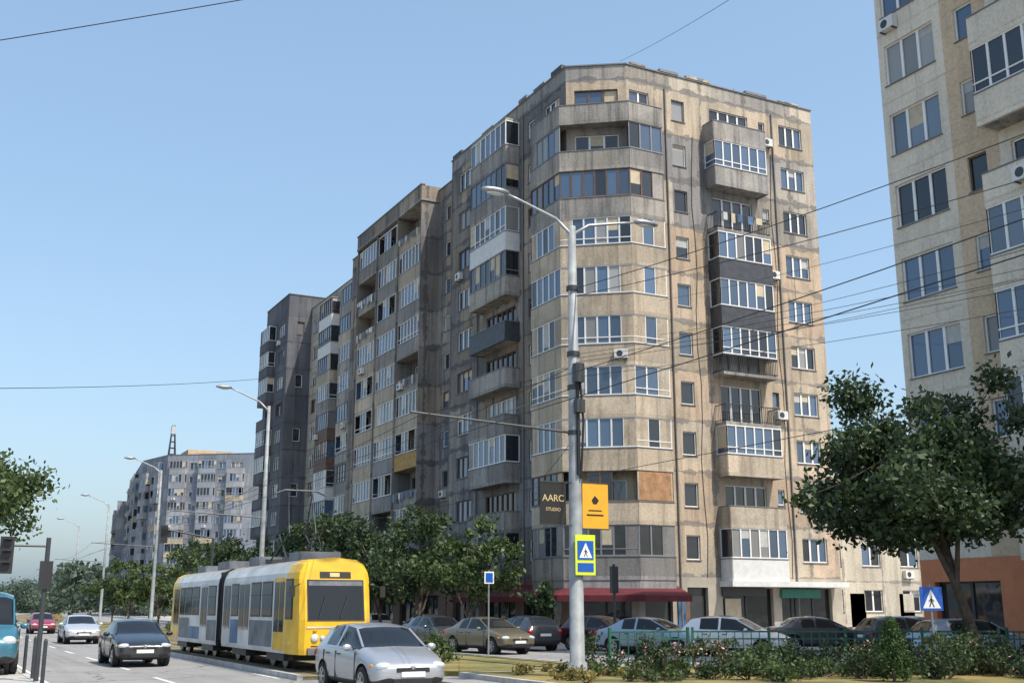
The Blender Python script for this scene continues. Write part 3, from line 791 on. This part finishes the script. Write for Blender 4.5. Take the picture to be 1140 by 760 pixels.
        for hy in (st[4][0]+.12,st[7][0]+.04,st[9][0]+.05):
            M.box(min(sx*(wb-.03),sx*(wb+.001)),max(sx*(wb-.03),sx*(wb+.001)),hy-L/2-.006,hy-L/2+.006,.3,st[7][2]-.07,"black_plastic")
    M.box(-.36,.36,fy-.004,fy+.12,zh-.12,zh-.03,"black_plastic"); M.box(-.42,.42,fy-.002,fy+.12,.30,.40,"black_plastic")
    M.ell((0,fy+.01,zh-.02),(.055,.03,.055),"alloy")
    M.box(-.26,.26,fy-.02,fy+.02,.425,.53,"plate"); M.box(-.26,.26,L/2-.02,L/2+.015,.62,.73,"plate")
    M.box(-.5,.5,L/2-.06,L/2+.004,.36,.45,"black_plastic")
    M.obj("trim",e,smooth=False,bevel=.008)
    return e
PI=math.pi
car("silver_hatchback_car",9.08,24.1,0,HATCH,"paint_silver")
car("black_car",6.4,39.6,0,SEDAN,"paint_black")
car("grey_car",7.6,64.5,0,SEDAN,"paint_lightgrey")
car("red_car",8.0,90,0,HATCH,"paint_red")
car("dark_car",4.8,82,0,HATCH,"paint_darkgrey")
car("teal_van",1.5,34.6,0,VAN,"paint_teal").location.z=.135
for (x,y,rz,k,p) in ((21.0,48.2,.05,HATCH,"paint_darkgrey"),(20.9,42.8,.15,SEDAN,"paint_gold"),(23.8,45.2,PI,HATCH,"paint_darkgrey"),
   (26.6,43.0,.3,HATCH,"paint_maroon"),(26.0,38.4,.5,SEDAN,"paint_blue"),(27.9,35.6,.6,HATCH,"paint_white"),
   (31.6,40.2,1.0,HATCH,"paint_black"),(34.4,38.3,1.2,SEDAN,"paint_darkgrey"),(36.4,35.2,1.3,HATCH,"paint_darkgrey"),(39.5,37.5,1.57,SEDAN,"paint_maroon"),
   (30.1,26.3,1.25,HATCH,"paint_blue"),(26.2,62,PI,SEDAN,"paint_silver"),(26.2,71,PI,HATCH,"paint_white")):
    car("parked_car",x,y,rz,k,p)

# ================================================================= TRAM
tx,ty=TX,30.5
te=empty("tram",(tx,ty,.14))
def tram_section(y0,y1,front,rear,main):
    M=MB(); hw=1.1
    prof=[(.0,.42),(.98,.42),(1.0,.55),(1.0,1.35),(1.0,2.45),(.97,2.62),(.86,2.85),(.62,2.98),(0,3.04)]
    st=[]
    if front: st+=[(y0,.80),(y0+.12,.92),(y0+.5,.985),(y0+1.25,1.0),(y0+1.3,1.0)]
    else: st+=[(y0,1.0),(y0+.05,1.0)]
    if rear: st+=[(y1-1.3,1.0),(y1-1.25,1.0),(y1-.5,.985),(y1-.12,.92),(y1,.8)]
    else: st+=[(y1,1.0)]
    rings=[]
    for (y,k) in st:
        r=[]
        for (a,z) in prof:
            lean=0
            if z>1.3:
                q=(z-1.3)/1.7
                if front and y<y0+.6: lean=q*.32*(1-(y-y0)/.6)
                if rear and y>y1-.6: lean=-q*.32*(1-(y1-y)/.6)
            r.append((a*k*hw,y+lean,z))
        r=r+[(-p[0],p[1],p[2]) for p in r[-2:0:-1]]
        rings.append(r)
    n=16
    for i in range(len(rings)-1):
        for j in range(n):
            jj=j if j<8 else 15-j
            yel=(front and st[i][0]<y0+1.26 and st[i+1][0]<=y0+1.26) or (rear and st[i][0]>=y1-1.26)
            mt="yellow_tram" if yel else main
            if jj>=6: mt="tram_roof" if not yel else "yellow_tram"
            if jj==7: mt="tram_roof"
            if jj==5: mt="yellow_tram" if yel else "white_tram"
            if jj==0: mt="black_plastic"
            M.add([rings[i][j],rings[i][(j+1)%n],rings[i+1][(j+1)%n],rings[i+1][j]],[(0,1,2,3)],mt)
    for r,flag in ((rings[0],front),(rings[-1],rear)):
        for j in range(8):
            a=r[j];b=r[j+1];c2=r[(16-j-1)%16];d=r[(16-j)%16]
            M.add([a,b,c2,d],[(0,1,2,3)],"yellow_tram" if flag else "black_plastic")
    return M,rings
body_m,rf=tram_section(0,8.7,True,False,"white_tram"); body_m.obj("front_section",te)
b2,rr=tram_section(9.5,18.1,False,True,"white_tram"); b2.obj("rear_section",te)
M=MB()
for i in range(8):
    y=8.7+i*.1; w=1.03 if i%2 else .95
    M.box(-w,w,y,y+.1,.6,2.8+(.05 if i%2 else 0),"rubber")
M.obj("articulation_bellows",te)
G=MB()
def sidewin(y0,y1,z0,z1,sx,fm="black_plastic",g="glass_car"):
    xo=1.1
    a,b=sorted((sx*(xo-.02),sx*(xo+.012))); G.box(a,b,y0,y1,z0,z1,fm)
    a,b=sorted((sx*(xo+.0),sx*(xo+.018))); G.box(a,b,y0+.05,y1-.05,z0+.05,z1-.05,g)
    a,b=sorted((sx*(xo+.0),sx*(xo+.022))); G.box(a,b,y0+.05,y1-.05,z1-.4,z1-.37,fm)
for sx in (-1,1):
    for a in (2.55,3.85,6.55): sidewin(a,a+1.15 if a<6 else a+.95,1.4,2.42,sx)
    for a in (9.75,12.4,13.7,): sidewin(a,a+1.2,1.4,2.42,sx)
    sidewin(15.0,15.9,1.4,2.42,sx); sidewin(.55,1.2,1.35,2.45,sx)
    for a in (1.3,5.15,7.6,11.05,16.0):
        w=1.05 if a!=5.15 else 1.3
        if a==7.6: w=.95
        a_,b_=sorted((sx*1.08,sx*1.108)); G.box(a_,b_,a,a+w,.5,2.5,"yellow_tram" if a in(1.3,16.0) else "white_tram")
        for q in (0,1):
            a_,b_=sorted((sx*1.1,sx*1.12)); G.box(a_,b_,a+.06+q*w/2,a+w/2-.04+q*w/2,1.0,2.38,"glass_car")
    for (a,b_,mt,zt) in ((2.5,5.1,"grey_tram",1.3),(6.5,7.55,"advert_blue",1.3),(9.6,11.0,"grey_tram",1.25),(12.2,14.0,"advert_blue",1.0),(14.02,15.9,"grey_tram",1.3)):
        x0,x1=sorted((sx*1.09,sx*1.104)); G.box(x0,x1,a,b_,.56,zt,mt)
def capquad(x0,x1,z0,z1,mt,end=-1,dy=.012):
    y_=lambda z: (max(0,(z-1.3)/1.7)*.32)
    if end<0: ys=[y_(z0)-dy,y_(z0)-dy,y_(z1)-dy,y_(z1)-dy]
    else: ys=[18.1-y_(z0)+dy]*2+[18.1-y_(z1)+dy]*2
    G.add([(x0,ys[0],z0),(x1,ys[1],z0),(x1,ys[2],z1),(x0,ys[3],z1)],[(0,1,2,3)],mt)
for en in (-1,1):
    capquad(-.82,.82,1.31,2.42,"black_plastic",en,.006)
    capquad(-.78,.78,1.36,2.38,"glass_car",en,.014)
    capquad(-.45,.45,2.46,2.64,"sign_black",en,.01)
capquad(-.16,.12,2.5,2.61,"gold",-1,.016)
capquad(-.78,.78,2.26,2.38,"grey_tram",-1,.018)
G.box(-.84,.84,-.012,-.0,1.12,1.16,"white_tram"); G.box(-.7,.7,-.014,-.0,.64,.66,"black_plastic")
for sx in (-1,1):
    G.ell((sx*.6,-.02,.86),(.11,.05,.11),"head_glass"); G.ell((sx*.38,-.02,.86),(.07,.04,.07),"head_glass"); G.ell((sx*.6,-.01,1.05),(.06,.04,.04),"indicator")
    G.ell((sx*.6,18.12,.86),(.1,.05,.1),"tail_red")
    G.tube([(sx*1.0,.25,2.3),(sx*1.28,-.05,2.2)],[.015,.015],"black_plastic",6); G.box(sx*1.3-.07,sx*1.3+.07,-.1,-.04,1.95,2.25,"black_plastic")
G.tube([(.1,-.03,1.4),(.35,.08,2.0)],[.012,.01],"black_plastic",5); G.tube([(-.5,-.03,1.4),(-.3,.08,2.0)],[.012,.01],"black_plastic",5)
G.box(-.8,.8,-.09,.2,.42,.6,"grey_tram"); G.box(-.25,.25,-.025,.0,.68,.80,"plate")
G.box(-.15,.15,-.25,0,.3,.42,"dark_metal")
for yb in (2.6,6.8,11.4,15.8):
    G.box(-.95,.95,yb-.9,yb+.9,.2,.44,"dark_metal")
    for q in (-.65,.65):
        for sx in (-1,1): G.tube([(sx*.68,yb+q,.3),(sx*.82,yb+q,.3)],[.3,.3],"rail",20)
for a,b_,h in ((1.6,2.8,.22),(6.2,7.4,.25),(10.2,12,.25),(14,15.4,.2)): G.box(-.6,.6,a,b_,3.0,3.03+h,"grey_tram")
for sx in (-1,1):
    G.tube([(sx*.5,3.4,3.1),(sx*.42,4.6,3.9),(sx*.38,3.9,5.15)],[.03,.025,.02],"dark_metal",6)
    G.tube([(sx*.5,5.2,3.1),(sx*.42,3.5,3.9),(sx*.38,3.9,5.15)],[.03,.025,.02],"dark_metal",6)
G.box(-.65,.65,3.2,3.35,3.0,3.15,"dark_metal"); G.box(-.65,.65,5.1,5.25,3.0,3.15,"dark_metal")
G.tube([(-.8,3.9,5.1),(-.5,3.9,5.22),(.5,3.9,5.22),(.8,3.9,5.1)],[.03]*4,"dark_metal",6)
G.obj("windows_and_fittings",te)

# ================================================================= STREET FURNITURE
def lamp(x,y,h,arms,r0=.15,name="street_lamp",base=.12):
    e=empty(name,(x,y,base)); M=MB()
    M.tube([(0,0,-.1),(0,0,.35),(0,0,.4),(0,0,h*.5),(0,0,h)],[r0*1.35,r0*1.3,r0,r0*.82,r0*.55],"pole_paint",16)
    M.obj("pole",e,smooth=True); A=MB()
    for (dx,dy,rise) in arms:
        A.tube([(0,0,h-.25),(dx*.25,dy*.25,h+rise*.25),(dx*.8,dy*.8,h+rise*.82),(dx,dy,h+rise)],[.05,.045,.035,.03],"metal_galv",8)
        l=math.hypot(dx,dy); ux,uy=dx/l,dy/l
        c=(dx+ux*.32,dy+uy*.32,h+rise+.03)
        A.ell(c,(.42 if abs(ux)>.5 else .15,.15 if abs(ux)>.5 else .42,.095),"metal_galv",16,8)
        A.ell((c[0],c[1],c[2]-.05),(.28 if abs(ux)>.5 else .1,.11 if abs(ux)>.5 else .28,.08),"head_glass",14,8)
    A.obj("lamp_arms",e,smooth=True); return e
L1=lamp(14.7,25.05,11.75,[(-2.0,0,.6),(2.1,0,.45)],.19)
M=MB()
M.tube([(0,0,6.1),(-4.6,0,6.3)],[.035,.03],"dark_metal",8); M.tube([(0,0,7.3),(-2.6,0,6.25)],[.012,.012],"dark_metal",5)
for z in (6.1,7.3,8.2,10.0): M.tube([(0,0,z-.06),(0,0,z+.06)],[.175]*2,"dark_metal",14)
M.tube([(.0,-.2,5.0),(0,-.2,7.8)],[.05,.04],"wire_black",8); M.tube([(.07,-.19,4.9),(.16,-.2,6.4),(.05,-.2,7.7)],[.03]*3,"wire_black",6)
M.box(-.12,.12,-.36,-.14,7.4,7.9,"dark_metal"); M.box(-.1,.14,-.34,-.15,6.6,6.95,"dark_metal")
M.obj("catenary_bracket",L1)
for (yy,h) in ((55.5,11.6),(86,11.6),(117,11.6),(150,11.6)):
    e=lamp(14.7+off(yy),yy,h-.0,[(-2.0,0,.75)],.14); M=MB(); M.tube([(0,0,6.0),(-4.5,0,6.2)],[.035,.03],"dark_metal",6); M.tube([(0,0,7.3),(-2.6,0,6.2)],[.012,.012],"dark_metal",5); M.obj("catenary_bracket",e)
def ped_sign(M, x0,z0,s,y,blue="sign_blue"):
    M.box(x0,x0+s,y-.01,y,z0,z0+s,blue)
    a=.10*s; M.add([(x0+a,y-.014,z0+a),(x0+s-a,y-.014,z0+a),(x0+s/2,y-.014,z0+s-a)],[(0,1,2)],"sign_white")
    cx=x0+s/2; 
    def pl(pts): M.add([(cx+px*s,y-.018,z0+pz*s) for px,pz in pts],[tuple(range(len(pts)))],"sign_black")
    pl([(-.03,.58),(.0,.62),(.04,.58),(.0,.54)]); pl([(-.05,.34),(.05,.34),(.03,.53),(-.03,.53)])
    pl([(-.05,.34),(0,.34),(-.08,.15),(-.13,.15)]); pl([(0,.34),(.05,.34),(.12,.15),(.07,.15)])
    pl([(-.04,.5),(-.02,.46),(-.12,.38),(-.13,.41)]); pl([(.03,.5),(.03,.45),(.11,.37),(.13,.40)])
e=empty("pedestrian_crossing_sign",(14.83,24.82,0)); M=MB(); M.box(-.29,.29,-.02,.0,2.6,3.6,"sign_yellow"); ped_sign(M,-.235,2.98,.47,-.022); M.box(-.235,.235,-.03,-.022,2.68,2.9,"sign_blue"); M.box(-.1,.1,0,.1,2.8,2.85,"dark_metal");M.box(-.1,.1,0,.1,3.3,3.35,"dark_metal"); M.obj("panel",e)
def text(s,loc,size,mat,parent,rx=PI/2):
    cu=bpy.data.curves.new("lettering",'FONT'); cu.body=s; cu.size=size; cu.align_x='CENTER'; cu.align_y='CENTER'; cu.extrude=.003
    o=bpy.data.objects.new("lettering",cu); COL.objects.link(o); cu.materials.append(MATS[mat]); o.location=loc; o.rotation_euler=(rx,0,0); o.parent=parent
e=empty("advertising_banner",(14.03,25.0,0)); M=MB(); M.box(-.39,.36,-.01,.01,3.85,4.9,"banner_black"); M.box(-.4,.6,-.02,.02,4.9,4.93,"dark_metal"); M.box(-.4,.6,-.02,.02,3.82,3.85,"dark_metal"); M.obj("cloth",e)
text("AARC",(-.015,-.016,4.5),.24,"gold",e); text("STUDIO",(-.015,-.016,4.22),.12,"gold",e)
e=empty("advertising_banner",(15.25,25.0,0)); M=MB(); M.box(-.37,.4,-.01,.01,3.78,4.93,"banner_orange"); M.box(-.6,.42,-.02,.02,4.93,4.96,"dark_metal"); M.box(-.6,.42,-.02,.02,3.75,3.78,"dark_metal")
M.add([(-.1,-.016,4.5),(.0,-.016,4.62),(.12,-.016,4.5),(.05,-.016,4.4),(-.05,-.016,4.4)],[(0,1,2,3,4)],"banner_black"); M.box(-.25,.25,-.016,-.011,4.1,4.14,"banner_black"); M.box(-.2,.2,-.016,-.011,4.22,4.25,"banner_black"); M.obj("cloth",e)
e=empty("pedestrian_crossing_sign",(23.4,21.7,.13)); M=MB(); M.tube([(0,0,0),(0,0,2.25)],[.03,.03],"metal_galv",8); ped_sign(M,-.3,1.6,.6,-.035); M.obj("panel",e)
e.rotation_euler=(0,0,-.4)
e=empty("road_sign",(19.3,39.5,.0)); M=MB(); M.tube([(0,0,0),(0,0,3.2)],[.035,.03],"metal_galv",8); M.box(-.2,.2,-.04,-.02,2.7,3.15,"sign_white"); M.box(-.15,.15,-.05,-.041,2.75,3.1,"sign_blue"); M.obj("panel",e)
e=empty("street_clock_post",(25.9,41.0,0)); M=MB(); M.tube([(0,0,0),(0,0,3.6)],[.07,.06],"dark_metal",8); M.box(-.15,.15,-.1,.1,2.4,3.5,"dark_metal"); M.obj("post",e)
e=empty("traffic_light",(2.6,29.3,.13)); M=MB(); M.tube([(0,0,0),(0,0,3.3)],[.06,.055],"dark_metal",10)
M.box(-1.05,-.75,-.12,.12,2.45,3.3,"black_plastic")
for q,mt in enumerate(("shop_green","indicator","tail_red")): M.ell((-.9,-.12,2.6+.27*q),(.09,.02,.09),"black_plastic"); M.box(-1.0,-.8,-.25,-.12,2.69+.27*q,2.71+.27*q,"black_plastic")
M.tube([(-.8,0,3.1),(0,0,3.1)],[.03,.03],"dark_metal",6); M.box(-.14,.14,-.1,.1,2.1,2.75,"black_plastic"); M.obj("signal_head",e)
for i,yy in enumerate((28,30.5,33,36)):
    e=empty("bollard",(2.62,yy,.13)); M=MB(); M.tube([(0,0,0),(0,0,.95),(0,0,1.0)],[.045,.045,.02],"dark_metal",10); M.obj("post",e)
e=empty("traffic_light",(13.3,60,.12)); M=MB(); M.tube([(0,0,0),(0,0,5.2),(-2.5,0,5.6)],[.08,.07,.05],"dark_metal",8); M.box(-2.7,-2.35,-.15,.15,4.9,5.8,"black_plastic"); M.box(-.2,.2,-.15,.15,2.4,3.2,"black_plastic"); M.obj("mast",e)
def fence(name,p,q):
    fr=Fr(p,q); n=max(1,round(fr.L/2.0)); M=MB()
    for i in range(n+1):
        u=fr.L*i/n; M.fbox(fr,u-.035,u+.035,-.035,.035,.1,1.25,"fence_green")
    for i in range(n):
        a=fr.L*i/n+.04; b=fr.L*(i+1)/n-.04
        M.fbox(fr,a,b,-.02,.02,1.1,1.15,"fence_green"); M.fbox(fr,a,b,-.02,.02,.26,.31,"fence_green")
        m=9
        for k in range(1,m): u=a+(b-a)*k/m; M.fbox(fr,u-.012,u+.012,-.012,.012,.31,1.10,"fence_green")
        M.fbox(fr,a,b,-.014,.014,.9,.94,"fence_green")
    M.obj(name)
fence("metal_fence",(17.5,28.0),(20.2,28.0)); fence("metal_fence",(20.3,27.9),(28.2,23.7)); fence("metal_fence",(28.3,23.5),(27.8,12))
def wire(p,q,sag,r=.012,n=16):
    M=[];
    for i in range(n+1):
        t=i/n; M.append((p[0]+(q[0]-p[0])*t,p[1]+(q[1]-p[1])*t,p[2]+(q[2]-p[2])*t-4*sag*t*(1-t)))
    WM.tube(M,[r]*(n+1),"wire_black",5)
WM=MB()
wire((14.7,25.05,10.1),(20.2,4.9,11.6),.35,.011); wire((14.7,25.05,9.9),(20.2,4.9,10.2),.35,.010)
for a,b in ((8.3,8.2),(8.1,7.7),(7.7,7.3),(8.2,7.95)): wire((14.7,25.05,a),(20.2,4.9,b),.25,.006)
wire((36.0,51.9,17.0),(20.2,4.9,9.0),.5,.010); wire((36.0,51.9,16.2),(20.2,4.9,8.2),.5,.009); wire((36,51.9,19.0),(20.2,4.9,9.6),.4,.009)
wire((32.4,120,26.5),(-27,28,5),1.0,.022)
wire((.25-9,22.4+4.8,11),(3.3+9,20.8-4.8,15.2),.2,.010)
wire((34,52,33.7),(13.5,8,13.5),.35,.010)
wire((14.7,25.05,8.0),(14.7,55.5,8.0),.5,.010); wire((14.7,55.5,8.0),(15.2,86,8.0),.5,.010)
for yy in range(0,9):
    a=25.05+30.5*(yy-1); b=a+30.5
    wire((TX+off(a),a,5.55),(TX+off(b),b,5.55),.03,.009,8); wire((TX+off(a),a,6.3),(TX+off(b),b,6.3),.4,.008,8)
    wire((17.1+off(a),a,5.55),(17.1+off(b),b,5.55),.03,.009,8)
wire((14.7,25.05,6.1),(31.4,60,8.5),.3,.010)
WM.obj("overhead_wires")

# ================================================================= SKY / SUN / CAMERA
az=rad(158); el=rad(56)
w=bpy.data.worlds.new("World"); scene.world=w; w.use_nodes=True; nt=w.node_tree
sky=nt.nodes.new("ShaderNodeTexSky"); sky.sky_type='NISHITA'; sky.sun_disc=False
sky.sun_elevation=el; sky.sun_rotation=az; sky.air_density=1.15; sky.dust_density=3.0; sky.ozone_density=1.2
mx=nt.nodes.new("ShaderNodeMix"); mx.data_type='RGBA'; mx.blend_type='ADD'; mx.inputs[0].default_value=1.0
mx.clamp_result=False
mx.inputs[7].default_value=(.85,1.45,2.05,1)   # pale summer haze
nt.links.new(sky.outputs[0],mx.inputs[6])
bg=nt.nodes["Background"]; bg.inputs[1].default_value=.15; nt.links.new(mx.outputs[2],bg.inputs[0])
sd=Vector((math.sin(az)*math.cos(el),math.cos(az)*math.cos(el),math.sin(el)))
l=bpy.data.lights.new("sun",'SUN'); l.energy=5.0; l.angle=rad(.5); l.color=(1,.93,.82)
lo=bpy.data.objects.new("sun",l); COL.objects.link(lo); lo.rotation_euler=(-sd).to_track_quat('-Z','Y').to_euler(); lo.location=(0,0,60)
cam=bpy.data.cameras.new("camera"); co=bpy.data.objects.new("camera",cam); COL.objects.link(co)
cam.sensor_width=36; cam.lens=39.5; cam.clip_end=5000; cam.clip_start=.1
co.location=(0,0,1.8); co.rotation_euler=(rad(90+13.32),0,rad(-27.2)); scene.camera=co
scene.view_settings.view_transform='Standard'; scene.view_settings.look='None'; scene.view_settings.exposure=0
